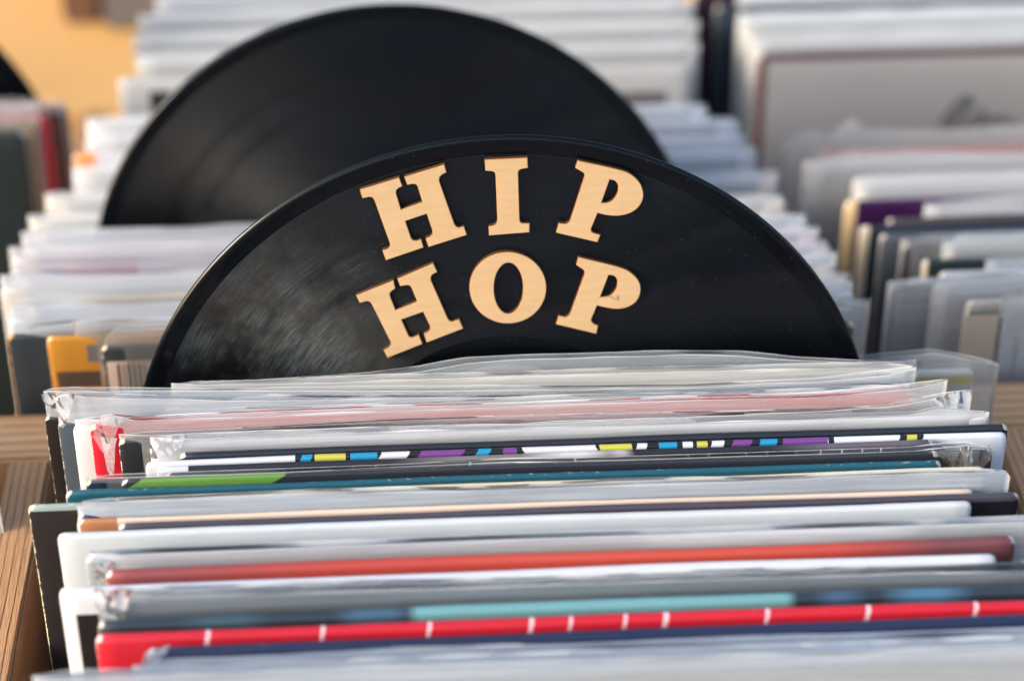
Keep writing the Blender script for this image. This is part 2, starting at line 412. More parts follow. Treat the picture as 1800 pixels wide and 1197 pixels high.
def disc(center, lean, label, group, R=.151, vm=None):
    root = empty('vinyl_record', center)
    root.rotation_euler = (PI/2-lean, 0, 0)          # local +Z is the face turned to the viewer, local +Y is up
    tag(root, label, 'vinyl record', group)
    # profile radius -> half thickness
    prof = [(.0036, .0008), (.050, .0008), (.0505, .00105), (.058, .00105), (.0625, .0009), (.0632, .00075), (.1425, .00075), (.1432, .00092), (.1450, .00094), (.1455, .00104), (.1470, .00106), (.1475, .0012),
            (.1490, .0013), (.1500, .00115), (.1507, .0007), (.1510, 0)]
    ring = [(r, z) for r, z in prof] + [(r, -z) for r, z in reversed(prof[:-1])]
    NS = 256; K = len(ring); vs = []; fs = []; fm = []
    for i in range(NS):
        a = 2*PI*i/NS
        for r, z in ring: vs.append((r*math.cos(a), r*math.sin(a), z + .0006*math.sin(2*a+1)*(r/.151)**2))
    for i in range(NS):
        n = (i+1) % NS
        for j in range(K):
            m = (j+1) % K; fs.append((i*K+j, n*K+j, n*K+m, i*K+m))
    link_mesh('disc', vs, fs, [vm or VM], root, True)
    # paper label round the spindle hole
    vs = []; fs = []
    for i in range(64):
        a = 2*PI*i/64
        vs += [(.0037*math.cos(a), .0037*math.sin(a), .00088), (.0497*math.cos(a), .0497*math.sin(a), .00088)]
    for i in range(64): n = (i+1) % 64; fs.append((i*2, i*2+1, n*2+1, n*2))
    link_mesh('paper_label', vs, fs, plain('label_paper', (190, 180, 160), .6), root, False)
    return root
D1C, D1L = Vector((.0374, .753, CAMZ-.570)), .0506
D2C, D2L = Vector((-.0055, .9707, CAMZ-.6209)), .0865
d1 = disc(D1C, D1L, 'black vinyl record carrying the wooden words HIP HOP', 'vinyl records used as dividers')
d2 = disc(D2C, D2L, 'blank black vinyl record standing behind the lettered one', 'vinyl records used as dividers', vm=VM2)
d3 = disc(Vector((-.338, 1.125, .982)), .03, 'black vinyl record cut off by the left picture edge', 'vinyl records used as dividers')

# ---- wooden letters glued on the first record
def letter_wood():
    k = NB('birch_ply'); v = k.objxyz((1.2, 7, 1)); a = k.noise(v, 60, 4, .55); b = k.noise(k.objxyz((1, 1, 1)), 55, 3)
    c = k.mix(k.ramp(a, .3, .75), lin((214, 180, 138)), lin((205, 170, 124)))
    c = k.mix(k.math('MULTIPLY', k.ramp(b, .5, .75), .18), c, lin((196, 152, 104)))
    f = k.noise(k.objxyz((60, 3, 1)), 130, 3, .7); c = k.mix(k.math('MULTIPLY', k.ramp(f, .62, .8), .18), c, lin((150, 105, 60)))
    k.l(c, k.b.inputs['Base Color']); k.b.inputs['Roughness'].default_value = .6
    k.bump(k.math('ADD', a, f), .25, .0004)
    return k.m
LW = letter_wood()
LB = plain('laser_scorched_edge', (84, 54, 30), .75, 400, .35)
LR = plain('scorched_rim', (190, 140, 86), .7, 500, .3)
LH = D1L
def to_disc(px, py, off=.0):
    # meet the ray with the tilted front plane of the record
    n = Vector((0, -math.cos(LH), math.sin(LH))); P0 = D1C+n*(.00085+off)
    r = ray(px, py); o = Vector((0, 0, CAMZ)); t = (P0-o).dot(n)/r.dot(n); W = o+r*t
    d = W-D1C; return Vector((d.x, d.y*math.sin(LH)+d.z*math.cos(LH), 0))
def catmull(p, n=6, closed=True):
    out = []; N = len(p)
    for i in range(N):
        p0, p1, p2, p3 = p[(i-1) % N], p[i], p[(i+1) % N], p[(i+2) % N]
        for k in range(n):
            t = k/n
            out.append(tuple(.5*((2*p1[d])+(-p0[d]+p2[d])*t+(2*p0[d]-5*p1[d]+4*p2[d]-p3[d])*t*t+(-p0[d]+3*p1[d]-3*p2[d]+p3[d])*t**3) for d in (0, 1)))
    return out
def poly(pts):
    """points; those flagged 's' are rounded through with a spline, the others stay corners"""
    out = []; N = len(pts)
    for i in range(N):
        a, b = pts[i], pts[(i+1) % N]; out.append(a[:2])
        if len(a) > 2 and len(b) > 2 or (len(a) > 2 or len(b) > 2):
            p0 = pts[i-1][:2] if len(a) > 2 else a[:2]; p3 = pts[(i+2) % N][:2] if len(b) > 2 else b[:2]
            p1, p2 = a[:2], b[:2]
            for k in range(1, 6):
                t = k/6
                out.append(tuple(.5*((2*p1[d])+(-p0[d]+p2[d])*t+(2*p0[d]-5*p1[d]+4*p2[d]-p3[d])*t*t+(-p0[d]+3*p1[d]-3*p2[d]+p3[d])*t**3) for d in (0, 1)))
    return out
H1 = [(93, 268), (290, 208), (308, 251), (286, 261), (276, 272), (276, 288), (300, 367), (406, 330), (382, 252), (374, 242), (360, 240), (330, 245), (316, 204), (517, 142), (528, 182), (504, 194), (492, 207), (492, 226),
      (568, 440), (578, 453), (592, 457), (616, 452), (630, 495), (437, 556), (422, 512), (446, 502), (457, 491), (456, 472), (428, 390), (322, 425), (350, 508), (360, 520), (376, 523), (402, 517), (413, 558), (224, 622), (205, 572),
      (234, 563), (245, 553), (244, 538), (166, 322), (156, 308), (142, 305), (106, 312)]
I1 = [(718, 118), (933, 108), (936, 160), (905, 165), (892, 170), (887, 182), (894, 415), (898, 430), (910, 436), (944, 437), (944, 482), (740, 498), (738, 452), (764, 447), (777, 439), (782, 422), (773, 198), (769, 183), (758, 177), (722, 174)]
P1 = [(1186, 122), (1400, 170, 's'), (1466, 202, 's'), (1503, 246, 's'), (1514, 300, 's'), (1494, 350, 's'), (1450, 384, 's'), (1390, 399, 's'), (1330, 396, 's'), (1285, 385), (1252, 464), (1254, 476), (1266, 485), (1299, 494), (1284, 532), (1076, 484), (1090, 436), (1124, 439), (1138, 434), (1147, 422),
      (1217, 207), (1219, 193), (1212, 183), (1172, 160)]
P1h = [(1345, 218), (1370, 224, 's'), (1386, 246, 's'), (1384, 282, 's'), (1366, 314, 's'), (1340, 331, 's'), (1304, 334)]
H2 = [(74, 797), (262, 722), (272, 762), (254, 774), (244, 786), (245, 802), (273, 870), (380, 828), (352, 760), (344, 749), (330, 746), (295, 752), (281, 714), (462, 636), (482, 680), (460, 691), (450, 702), (450, 720),
      (533, 910), (543, 924), (558, 927), (592, 917), (612, 963), (428, 1034), (414, 990), (436, 978), (446, 966), (443, 948), (410, 880), (302, 918), (338, 998), (347, 1006), (360, 1006), (390, 994), (408, 1040), (232, 1110), (212, 1072),
      (238, 1057), (249, 1045), (247, 1030), (156, 848), (146, 832), (132, 826), (92, 835)]
P2 = [(1189, 605), (1390, 655, 's'), (1455, 686, 's'), (1492, 728, 's'), (1500, 775, 's'), (1480, 825, 's'), (1434, 856, 's'), (1380, 865, 's'), (1325, 858, 's'), (1282, 848), (1253, 917), (1256, 930), (1266, 939), (1288, 948), (1278, 990), (1076, 942), (1090, 898), (1124, 905), (1138, 900), (1147, 888),
      (1218, 693), (1219, 678), (1211, 668), (1177, 645)]
P2h = [(1340, 695), (1367, 700, 's'), (1382, 722, 's'), (1380, 756, 's'), (1362, 786, 's'), (1338, 801, 's'), (1298, 805)]
Oo = [(835+193*math.cos(a), 759+179*math.sin(a)) for a in [2*PI*i/72 for i in range(72)]]
Oh = [(838+73*math.cos(a), 761+127*math.sin(a)) for a in [2*PI*i/60 for i in range(60)]]
TH = .0021
def letter(outer, hole, label):
    loops = [[to_disc(600+x/2.85, 240+y/2.85, TH) for x, y in outer]]
    if hole: loops.append([to_disc(600+x/2.85, 240+y/2.85, TH) for x, y in hole])
    cx = sum(p.x for p in loops[0])/len(loops[0]); cy = sum(p.y for p in loops[0])/len(loops[0])
    c = Vector((cx, cy, 0)); z0 = .00085
    bm = bmesh.new(); rings = []
    for lp in loops:
        ar = sum(a.x*b.y-b.x*a.y for a, b in zip(lp, lp[1:]+lp[:1]))
        if ar < 0: lp = lp[::-1]
        n = len(lp); ins = []
        sgn = 1 if lp is not None and len(rings) == 0 else -1
        for i in range(n):
            a, b, d = lp[i-1], lp[i], lp[(i+1) % n]
            e1 = (b-a); e2 = (d-b)
            e1 = e1.normalized() if e1.length > 0 else Vector((1, 0, 0)); e2 = e2.normalized() if e2.length > 0 else e1
            n1 = Vector((-e1.y, e1.x, 0)); n2 = Vector((-e2.y, e2.x, 0)); m = (n1+n2)
            m = m.normalized() if m.length > .01 else n1
            kk = 1/max(.5, m.dot(n1)); ins.append(b+m*kk*.00028*sgn)
        rings.append((lp, ins))
    efront = []; faces_side = []
    for lp, ins in rings:
        vb = [bm.verts.new(p-c+Vector((0, 0, z0))) for p in lp]
        vt = [bm.verts.new(p-c+Vector((0, 0, z0+TH-.00022))) for p in lp]
        vi = [bm.verts.new(p-c+Vector((0, 0, z0+TH))) for p in ins]
        n = len(lp)
        for i in range(n):
            k = (i+1) % n
            f = bm.faces.new((vb[i], vb[k], vt[k], vt[i])); f.material_index = 1
            f = bm.faces.new((vt[i], vt[k], vi[k], vi[i])); f.material_index = 2
            efront.append(bm.edges.get((vi[i], vi[k])) or bm.edges.new((vi[i], vi[k])))
    r = bmesh.ops.triangle_fill(bm, edges=efront, use_beauty=True, use_dissolve=False)
    for gI in r['geom']:
        if isinstance(gI, bmesh.types.BMFace): gI.material_index = 0
    bmesh.ops.recalc_face_normals(bm, faces=bm.faces[:])
    me = bpy.data.meshes.new('wooden_letter'); bm.to_mesh(me); bm.free()
    for m in (LW, LB, LR): me.materials.append(m)
    o = bpy.data.objects.new('wooden_letter', me); col.objects.link(o); o.parent = d1; o.location = c
    o['label'] = label
    return o
letter(H1, None, 'letter H of the upper word HIP'); letter(I1, None, 'letter I of the upper word HIP'); letter(poly(P1), poly(P1h), 'letter P of the upper word HIP')
LP = None
letter(H2, None, 'letter H of the lower word HOP'); letter(Oo, Oh, 'letter O of the lower word HOP'); LP = letter(poly(P2), poly(P2h), 'letter P of the lower word HOP')
pm = [(1340, 803), (1356, 806), (1368, 815), (1380, 820), (1389, 812), (1388, 796), (1378, 801), (1386, 806), (1391, 822)]
vs = []; fs = []
for i, (x, y) in enumerate(pm):
    p = to_disc(600+x/2.85, 240+y/2.85, TH)-LP.location; p.z = .00085+TH+.00004
    q = to_disc(600+pm[min(i+1, 8)][0]/2.85, 240+pm[min(i+1, 8)][1]/2.85, TH)-to_disc(600+pm[max(i-1, 0)][0]/2.85, 240+pm[max(i-1, 0)][1]/2.85, TH)
    n_ = Vector((-q.y, q.x, 0)).normalized()*.00009
    vs += [p-n_, p+n_]
for i in range(8): fs.append((i*2, i*2+2, i*2+3, i*2+1))
link_mesh('pen_mark', vs, fs, plain('blue_pen', (50, 52, 90), .6), LP, False)

# ================================================================== SLEEVES
G1 = 'record sleeves in the front bin'; G2 = 'record sleeves in the middle bin'; G3 = 'record sleeves in the right bin'
G4 = 'record sleeves at the back of the middle bin'; G5 = 'record sleeves in the left bin'
WH = (224, 226, 230); BK = (22, 22, 26)
def front(xl, xr, yc, base, label, rise=0, **kw):   # rise: how many metres it stands above its neighbours
    Y = onZ(900, yc, ZT).y; py = yc
    for _ in range(4): py -= (ZT+rise-onY(900, py, Y).z)*3300
    sleeve(xl, xr, 900, py, ZT+rise, base, label, G1, **kw)

sleeve(188, 1712, 1650, 650, 0, (232, 228, 214), 'white sleeve with a yellow stripe sticking out right behind the HIP HOP record', G1, y=.7685,
       rects=[(1500, 664, 1800, 677, (222, 200, 40))], film=dict(top=[(200, 700), (1180, 655), (1500, 636), (1640, 621), (1700, 632), (1755, 645), (1757, 655)], op=.26, tint=(222, 220, 214)))
front(300, 1610, 668, (52, 62, 72), 'slate sleeve directly in front of the HIP HOP record, wavy clear cover', t=.003,
      film=dict(top=[(300, 682), (480, 674), (640, 666), (740, 655), (820, 641), (960, 632), (1060, 628), (1200, 626), (1300, 627), (1400, 634), (1500, 637), (1612, 637)], op=.30, tint=(170, 190, 208)))
front(300, 1608, 683, (212, 204, 184), 'cream sleeve with a torn-edged milky cover behind the long blue-grey one', t=.0036, wear=.2,
      film=dict(top=[(300, 679), (600, 671), (900, 663), (1200, 654), (1480, 648), (1612, 649)], op=.55, torn=.0003, tint=(216, 214, 206)))
front(78, 1560, 703, (24, 21, 22), 'black sleeve sticking out furthest left under a loose clear cover', t=.0034, wear=.25,
      film=dict(top=[(75, 692), (90, 689), (300, 688), (600, 690), (900, 688), (1200, 682), (1440, 672), (1560, 660), (1612, 650)], op=.34, tint=(190, 202, 214), crumple=.7))
front(101, 1600, 712, (70, 80, 90), 'grey sleeve in a crumpled clear cover left of the white one', t=.003,
      film=dict(top=[(97, 702), (112, 692), (240, 699), (400, 706), (600, 703), (900, 699), (1200, 692), (1600, 680)], op=.5, tint=(206, 216, 226), crumple=.9, wob=.002))
front(128, 1580, 722, (218, 220, 222), 'white sleeve between the grey and the red one at the left end', t=.0034,
      film=dict(top=[(130, 742), (300, 729), (600, 719), (900, 709), (1200, 699), (1400, 692), (1585, 684)], op=.45))
front(158, 1610, 738, (205, 30, 52), 'red sleeve seen pink through its milky plastic cover', t=.0034, wear=.3, rise=.0042,
      film=dict(top=[(176, 738), (190, 731), (240, 740), (600, 727), (900, 716), (1200, 706), (1450, 697), (1600, 684), (1712, 671)], op=.36, tint=(226, 224, 226), crumple=.5))
front(208, 1668, 748, (34, 38, 44), 'charcoal sleeve with a stitched-looking left edge in front of the red one', t=.003, wear=.5,
      film=dict(top=[(208, 768), (600, 752), (900, 744), (1300, 731), (1560, 717), (1708, 690), (1710, 700)], op=.18))
front(263, 1740, 758, (214, 216, 220), 'white sleeve in a wrinkled cover, right end just short of the black one', t=.0038,
      film=dict(top=[(263, 774), (500, 766), (900, 753), (1300, 741), (1600, 732), (1650, 722), (1700, 724), (1740, 736)], op=.5, tint=(228, 230, 232), crumple=1.0, wob=.0018))
front(315, 1772, 776, (30, 34, 42), 'black sleeve whose right end sticks out above the white cover with coloured print', t=.0034, wear=.35, gloss=.6)
Y_, B_, P_, W_, K_ = (196, 194, 76), (30, 146, 192), (118, 62, 138), (216, 216, 224), (24, 24, 30)
bb = [(255, 515, W_, 0, 9), (515, 1392, K_, 0, 9), (527, 545, B_, .6, 9), (549, 603, Y_, 0, 9), (611, 658, B_, 0, 9), (666, 715, W_, .9, 9), (735, 812, P_, 1.2, 9), (835, 858, B_, .9, 9), (878, 902, P_, 0, 9),
      (911, 1040, W_, -.8, 9), (1047, 1104, Y_, -.3, 9), (1114, 1132, W_, .4, 9), (1152, 1184, B_, 0, 9), (1194, 1212, W_, 0, 9), (1219, 1238, Y_, 0, 9), (1246, 1268, W_, .4, 9), (1284, 1318, P_, .8, 9), (1332, 1362, B_, .4, 9), (1372, 1452, P_, .3, 9),
      (1452, 1462, K_, 0, 9), (1580, 1622, K_, .6, 9), (1592, 1610, Y_, .3, 9)]
front(255, 1770, 789, (222, 226, 236), 'white sleeve printed with blue, yellow and purple shapes on black', t=.003, bands=bb, wear=.1, gloss=.4, mottle=.05)
front(275, 1642, 800, (40, 42, 50), 'dark sleeve with a grey and white marbled stretch in front of the coloured print', t=.0034, gloss=.5,
      bands=[(275, 330, (214, 218, 224), 0, 9), (740, 1010, (122, 120, 118), .5, 9, .012), (950, 1060, (206, 206, 208), .8, 9, .008), (1070, 1100, (170, 170, 172), -.5, 9, .002), (1400, 1640, (96, 92, 104), .7, 9, .01)], mottle=.5)
crease_glints = [(x, x+3, (190, 198, 206), .25, 9) for x in (616, 655, 820, 1005, 1204, 1240, 1306, 1343, 1395, 1438, 1476, 1512, 1545)]  # highlights on shrink-film creases, painted as narrow pale bands
front(290, 1668, 811, (36, 40, 48), 'thin black sleeve with small painted crease glints along its top', t=.002, bands=crease_glints, gloss=.7, wear=.2)
front(150, 1745, 819, (42, 50, 64), 'dark blue shrink-wrapped sleeve with a starry crease at its right corner', t=.0034, gloss=1.0, rough=.3, wear=.25,
      film=dict(top=[(150, 842), (600, 826), (900, 815), (1300, 803), (1600, 794), (1680, 786), (1700, 784), (1745, 794)], op=.10, crumple=1.0))
front(213, 1650, 826, (44, 46, 54), 'dark sleeve with a bright green stretch near its left end', t=.0034, rise=.0018, bands=[(248, 500, (104, 150, 66), 1.6, 9)], gloss=.5)
front(115, 1655, 836, (36, 92, 110), 'long teal sleeve with a worn white left corner', t=.0036, wear=.7, rough=.38)
front(200, 1730, 850, (240, 222, 184), 'cream sleeve edge between the teal one and the blue-grey cover', t=.003, wear=.2)
front(49, 1640, 858, (38, 34, 36), 'black sleeve with a yellowed top left corner, furthest left of the near ones', t=.0042, wear=.9, wearcol=(226, 220, 180), bands=[(49, 140, (150, 165, 160), 0, .0022)])
front(136, 1700, 876, (40, 52, 92), 'navy sleeve under a broad blue-grey plastic cover', t=.003, wear=.6,
      film=dict(top=[(134, 892), (145, 885), (300, 879), (900, 861), (1400, 843), (1640, 832), (1770, 830), (1778, 842)], op=.62, tint=(160, 178, 198), crumple=.25, wob=.002))
front(135, 1712, 887, (220, 200, 180), 'thin pinkish-cream sleeve in front of the navy one', t=.0022, wear=.5, bands=[(140, 205, (176, 120, 80), 0, 9)])
front(208, 1792, 897, (70, 64, 76), 'purplish-black sleeve whose black right end reaches furthest right', t=.0036, gloss=.4, wear=.3, rects=[(1690, 880, 1830, 1000, (14, 10, 14))])
front(101, 1708, 910, (206, 211, 214), 'pale grey sleeve showing a broad plain face with rounded right corner', t=.0042, wear=.35, wearcol=(240, 232, 212), lean=-.0)
front(150, 1900, 950, (150, 160, 168), 'slate sleeve under a pale blue-grey cover behind the brick red one', t=.003,
      film=dict(top=[(158, 992), (300, 975), (600, 960), (900, 951), (1200, 942), (1500, 934), (1700, 927), (1900, 926)], op=.72, tint=(178, 190, 202), crumple=.25, wob=.0022))
front(186, 1785, 977, (188, 72, 62), 'brick red sleeve with duller brown ends', t=.0046, wear=.4, bands=[(100, 420, (140, 74, 74), 0, 9, .03), (850, 1420, (192, 76, 60), 0, 9, .02), (1560, 1885, (112, 68, 70), 0, 9, .02)])
front(104, 1752, 1005, (220, 222, 228), 'bright white sleeve with a black picture inside its white border', t=.0050, wear=.2, rects=[(135, 1072, 1700, 1400, (30, 26, 26))])
front(215, 1870, 1036, (62, 76, 86), 'blue-grey sleeve in a thick cover in front of the bright white one', t=.0046, gloss=.4,
      film=dict(top=[(168, 1062), (215, 1050), (500, 1044), (900, 1032), (1300, 1018), (1880, 1002)], op=.28, tint=(150, 168, 180), crumple=.8, wob=.002))
front(172, 1880, 1064, (42, 54, 66), 'dark sleeve with a light turquoise stretch in its middle', t=.0046, gloss=.3,
      bands=[(330, 450, (54, 78, 90), 0, 9, .005), (600, 700, (60, 94, 116), 0, 9, .004), (718, 1385, (108, 160, 164), 0, 9, .002), (1440, 1500, (58, 88, 116), 0, 9, .004), (1570, 1680, (68, 112, 140), 0, 9, .006)])
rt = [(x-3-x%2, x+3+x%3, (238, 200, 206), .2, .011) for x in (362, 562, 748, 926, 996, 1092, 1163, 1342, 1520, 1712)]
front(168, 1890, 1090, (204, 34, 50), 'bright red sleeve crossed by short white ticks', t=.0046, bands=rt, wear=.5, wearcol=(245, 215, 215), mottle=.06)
front(258, 1900, 1117, (34, 44, 76), 'navy blue sleeve in front of the bright red one', t=.0046, bands=(), wear=.5, gloss=.2, wearcol=(190, 200, 210))
front(240, 1910, 1151, (184, 196, 208), 'pale blue sleeve nearest to the viewer but one', t=.0040, wear=.3, mottle=.3, film=dict(top=[(232, 1180), (300, 1172), (900, 1149), (1500, 1130), (1920, 1116)], op=.4, tint=(200, 212, 222), crumple=.5))
front(60, 1930, 1178, (196, 206, 216), 'pale blue-grey sleeve along the bottom picture edge', t=.0040, wear=.3, mottle=.3, film=dict(top=[(55, 1195), (300, 1186), (900, 1166), (1500, 1146), (1940, 1130)], op=.4, tint=(200, 212, 222)))

# ---- middle bin, front to back
def mid(xl, xr, yl, base, label, xref=None, **kw):
    sleeve(xl, xr, xl if xref is None else xref, yl, zback(yl), base, label, kw.pop('group', G2), **kw)
mid(178, 1500, 607, (50, 52, 54), 'dark sleeve with a beige barcode panel at far left of the middle bin', cap=(232, 205, 170), wearcol=(236, 215, 185),
    rects=[(188, 632, 330, 760, (206, 180, 160))] + [(a, 636, a+wd, 720, (28, 24, 22)) for a, wd in ((206, 5), (216, 3), (223, 6), (234, 4), (243, 5), (253, 3))],
    film=dict(top=[(182, 606), (195, 588), (205, 582), (500, 575), (1500, 548)], op=.12, tint=(230, 214, 196)))
mid(82, 1470, 592, (204, 138, 46), 'amber sleeve with a dark bar beside the barcode', wearcol=(245, 210, 160), cap=(236, 190, 120),
    rects=[(100, 650, 178, 678, (84, 68, 56)), (152, 603, 178, 633, (110, 106, 108))],
    film=dict(top=[(128, 572), (135, 569), (500, 562), (1530, 536)], op=.2, tint=(232, 218, 204)))
mid(12, 1480, 587, (52, 60, 66), 'dark slate sleeve with an orange-worn corner at the left rail', wearcol=(236, 170, 110), wear=.9, cap=(226, 176, 120),
    film=dict(top=[(42, 582), (60, 576), (150, 568), (600, 553), (1400, 532), (1500, 528), (1532, 530)], op=.32, tint=(196, 208, 222)))
mid(15, 1500, 560, (204, 210, 218), 'white-blue sleeve just behind the dark slate one in the middle bin', film=dict(top=[(14, 548), (18, 540), (300, 535), (900, 515), (1500, 498)], op=.55, tint=(214, 224, 236)))
mid(45, 1490, 532, (222, 214, 200), 'cream sleeve with a thin yellow line across its top', film=dict(top=[(20, 530), (40, 526), (300, 520), (1497, 484)], op=.2), bands=[(145, 900, (222, 176, 84), 0, .006)])
mid(0, 1470, 508, (216, 212, 206), 'off-white sleeve in front of the broad pale blue cover', film=dict(top=[(-2, 488), (300, 482), (1472, 448)], op=.6, tint=(214, 224, 236)))
mid(20, 1462, 478, (218, 206, 212), 'pale sleeve with pink and purple print near its left end', bands=[(50, 100, (226, 150, 150), 0, 9), (70, 140, (120, 90, 160), 0, 9), (100, 240, (196, 110, 150), 0, 9)],
    film=dict(top=[(16, 468), (300, 461), (1455, 430)], op=.2))
mid(22, 1440, 452, (214, 200, 212), 'pale lilac sleeve below the rear blank record', film=dict(top=[(14, 438), (300, 430), (1440, 405)], op=.45))
mid(42, 1420, 428, (206, 208, 216), 'pale grey sleeve touching the rear blank record', film=dict(top=[(36, 412), (170, 408), (400, 403), (700, 400), (1415, 380)], op=.55, tint=(214, 222, 232)))
mid(52, 1382, 392, (220, 212, 204), 'cream sleeve just behind the rear blank record', rects=[(1345, 372, 1376, 440, (40, 44, 46))], film=dict(top=[(48, 382), (600, 366), (1375, 348)], op=.5))
mid(80, 1366, 352, (224, 216, 208), 'ivory sleeve second behind the rear blank record', film=dict(top=[(78, 344), (600, 328), (1368, 306)], op=.5))
mid(128, 1330, 305, (218, 218, 222), 'white sleeve third behind the rear blank record', film=dict(top=[(126, 295), (600, 280), (1330, 262)], op=.5))
mid(128, 1310, 272, (214, 214, 220), 'pale sleeve with an orange left end far back in the middle bin', bands=[(128, 168, (232, 150, 80), 0, 9)])
mid(150, 1300, 246, (212, 216, 222), 'pale sleeve behind the one with an orange end', film=dict(top=[(165, 236), (600, 225), (1290, 214)], op=.5))
mid(152, 1245, 222, (222, 224, 230), 'white sleeve topmost before the shadowed gap', film=dict(top=[(150, 212), (600, 200), (1240, 186)], op=.5))

# far group of the middle bin
far = [(208, 1215, 140, (196, 194, 192)), (240, 1228, 112, (206, 202, 196)), (250, 1206, 96, (176, 178, 180)), (234, 1226, 74, (210, 204, 196)), (258, 1196, 59, (188, 190, 188)), (244, 1218, 38, (176, 176, 180)),
       (266, 1186, 25, (204, 204, 200)), (274, 1200, 6, (190, 192, 198)), (290, 1176, -8, (178, 186, 194)), (280, 1188, -26, (196, 200, 204))]
fl_ = ['foremost of the far group, grey panels on its face', 'second of the far group, warm white', 'third of the far group, light grey', 'fourth of the far group, ivory', 'fifth of the far group, greenish white',
       'sixth of the far group, mid grey', 'seventh of the far group, creamy white', 'eighth of the far group, cool white', 'ninth of the far group, bluish grey', 'last of the far group at the top picture edge']
for i, (a, b, y, c) in enumerate(far):
    mid(a, b, y, c, 'white sleeve above the rear record, '+fl_[i], group=G4, t=.0048, rects=([(262, 158, 300, 205, (44, 42, 48)), (1080, 160, 1172, 205, (110, 106, 106))] if i == 0 else []),
        film=dict(top=[(a-2, y-9), (600, y-20), (b+3, y-34)], op=.5, tint=(226, 228, 228)) if i % 2 else None)

# ---- right bin, front to back
def right(xl, yl, base, label, **kw): sleeve(xl, xl+kw.pop('wpx', 1330), xl, yl, zback(yl), base, label, G3, **kw)
right(1757, 548, (206, 204, 204), 'white sleeve with a dark upright bar at the right picture edge', bands=[(1757, 1763, (40, 66, 52), 0, 9)], rects=[(1785, 592, 1791, 662, (90, 92, 96))], t=.005, film=dict(top=[(1763, 520), (1800, 508), (2200, 500)], op=.3))
right(1695, 549, (196, 178, 158), 'beige sleeve left of the one with the dark upright bar', cap=(216, 190, 150), t=.004, bands=[(1695, 1770, (70, 96, 90), 0, .0012)])
right(1700, 529, (204, 196, 186), 'thin off-white sleeve peeping between the beige one and the whitish cover', t=.003)
right(1740, 466, (196, 200, 206), 'thin bluish sleeve top near the right picture edge', t=.003, film=dict(top=[(1736, 458), (2300, 440)], op=.4))
right(1560, 384, (84, 74, 78), 'thin brownish sleeve between the slate one and the cream-cornered one', t=.003)
right(1500, 316, (196, 190, 176), 'thin straw-coloured sleeve behind the pale grey one above the purple', t=.003)
right(1655, 512, (192, 186, 182), 'whitish sleeve in a clear cover behind the beige one', t=.004, film=dict(top=[(1640, 520), (1648, 503), (1700, 492), (2400, 470)], op=.5, tint=(206, 208, 212)))
right(1600, 499, (160, 146, 136), 'taupe sleeve with a cream left edge painted sunlit', bands=[(1600, 1612, (232, 208, 166), 0, 9)], cap=(232, 208, 166), film=dict(top=[(1600, 494), (2400, 470)], op=.25))  # front band paints the warm sun glow of the cream card edge
right(1566, 502, (140, 140, 146), 'grey sleeve left of the cream-edged taupe one', film=dict(top=[(1562, 498), (1700, 488), (2300, 470)], op=.35))
right(1652, 478, (206, 206, 206), 'pale sleeve top over the dark green one at right')
right(1622, 458, (40, 52, 52), 'dark green sleeve with cream left edge painted sunlit in the right bin', bands=[(1622, 1630, (232, 214, 170), 0, 9)])  # cream band is sunlight on the left edge, painted in
right(1664, 436, (214, 206, 196), 'pale cream-cornered sleeve high in the right bin', film=dict(top=[(1660, 430), (1700, 420), (2300, 400)], op=.5))
right(1588, 428, (74, 60, 66), 'plum-brown sleeve in the right bin under pale tops', film=dict(top=[(1586, 424), (2300, 400)], op=.25))
right(1548, 412, (92, 96, 104), 'blue-grey sleeve in a cover right of the slate one')
right(1512, 398, (44, 56, 66), 'tall slate sleeve with a cream left edge painted sunlit', bands=[(1512, 1528, (226, 206, 178), 0, 9)], cap=(226, 206, 178))  # edge band carries painted sunlight over cream card
right(1632, 372, (216, 210, 202), 'pale sleeve with a cream left corner beside the purple one', film=dict(top=[(1628, 362), (1800, 350), (2300, 330)], op=.5))
right(1486, 354, (62, 22, 74), 'deep purple sleeve with a cream left edge painted sunlit', bands=[(1486, 1506, (230, 196, 146), 0, 9)], cap=(230, 196, 146))  # sun-warmed left edge put into the face colour
right(1510, 330, (208, 208, 206), 'pale grey sleeve behind the purple one', film=dict(top=[(1506, 316), (2300, 286)], op=.5))
right(1440, 302, (160, 158, 154), 'grey sleeve with a reddish left edge line', bands=[(1440, 1446, (170, 150, 120), 0, 9)], film=dict(top=[(1412, 300), (1420, 286), (1500, 276), (2300, 266)], op=.3))
right(1412, 284, (176, 166, 166), 'pinkish grey sleeve behind the grey one', bands=[(1412, 1420, (150, 100, 100), 0, 9)])
right(1440, 266, (228, 140, 124), 'coral pink sleeve across the right side', film=dict(top=[(1375, 262), (1400, 244), (1430, 236), (1455, 246), (1480, 232), (1500, 214), (1520, 234), (1600, 236), (2300, 214)], op=.16, tint=(230, 226, 224)))
right(1332, 96, (176, 174, 171), 'large grey sleeve with a maroon border and brush signature', t=.005, rects=[(1332, 80, 1350, 420, (92, 58, 58)), (1332, 93, 2400, 106, (84, 54, 58))])
for i, (x, y, c, lb) in enumerate([(1322, 78, (202, 202, 198), 'first white sleeve behind the maroon-bordered one'), (1312, 60, (184, 184, 176), 'second sleeve behind the maroon-bordered one, dull white'),
                                   (1302, 42, (198, 200, 192), 'third sleeve behind the maroon-bordered one, greenish white'), (1298, 24, (190, 196, 200), 'fourth sleeve behind the maroon-bordered one, cool white'), (1300, 6, (180, 188, 196), 'fifth sleeve behind the maroon-bordered one, bluish white'), (1300, -12, (206, 208, 212), 'sixth sleeve behind the maroon-bordered one')]):
    right(x, y, c, lb, t=.0048, film=dict(top=[(x-3, y-10), (2300, y-44)], op=.5) if i % 2 == 0 else None)
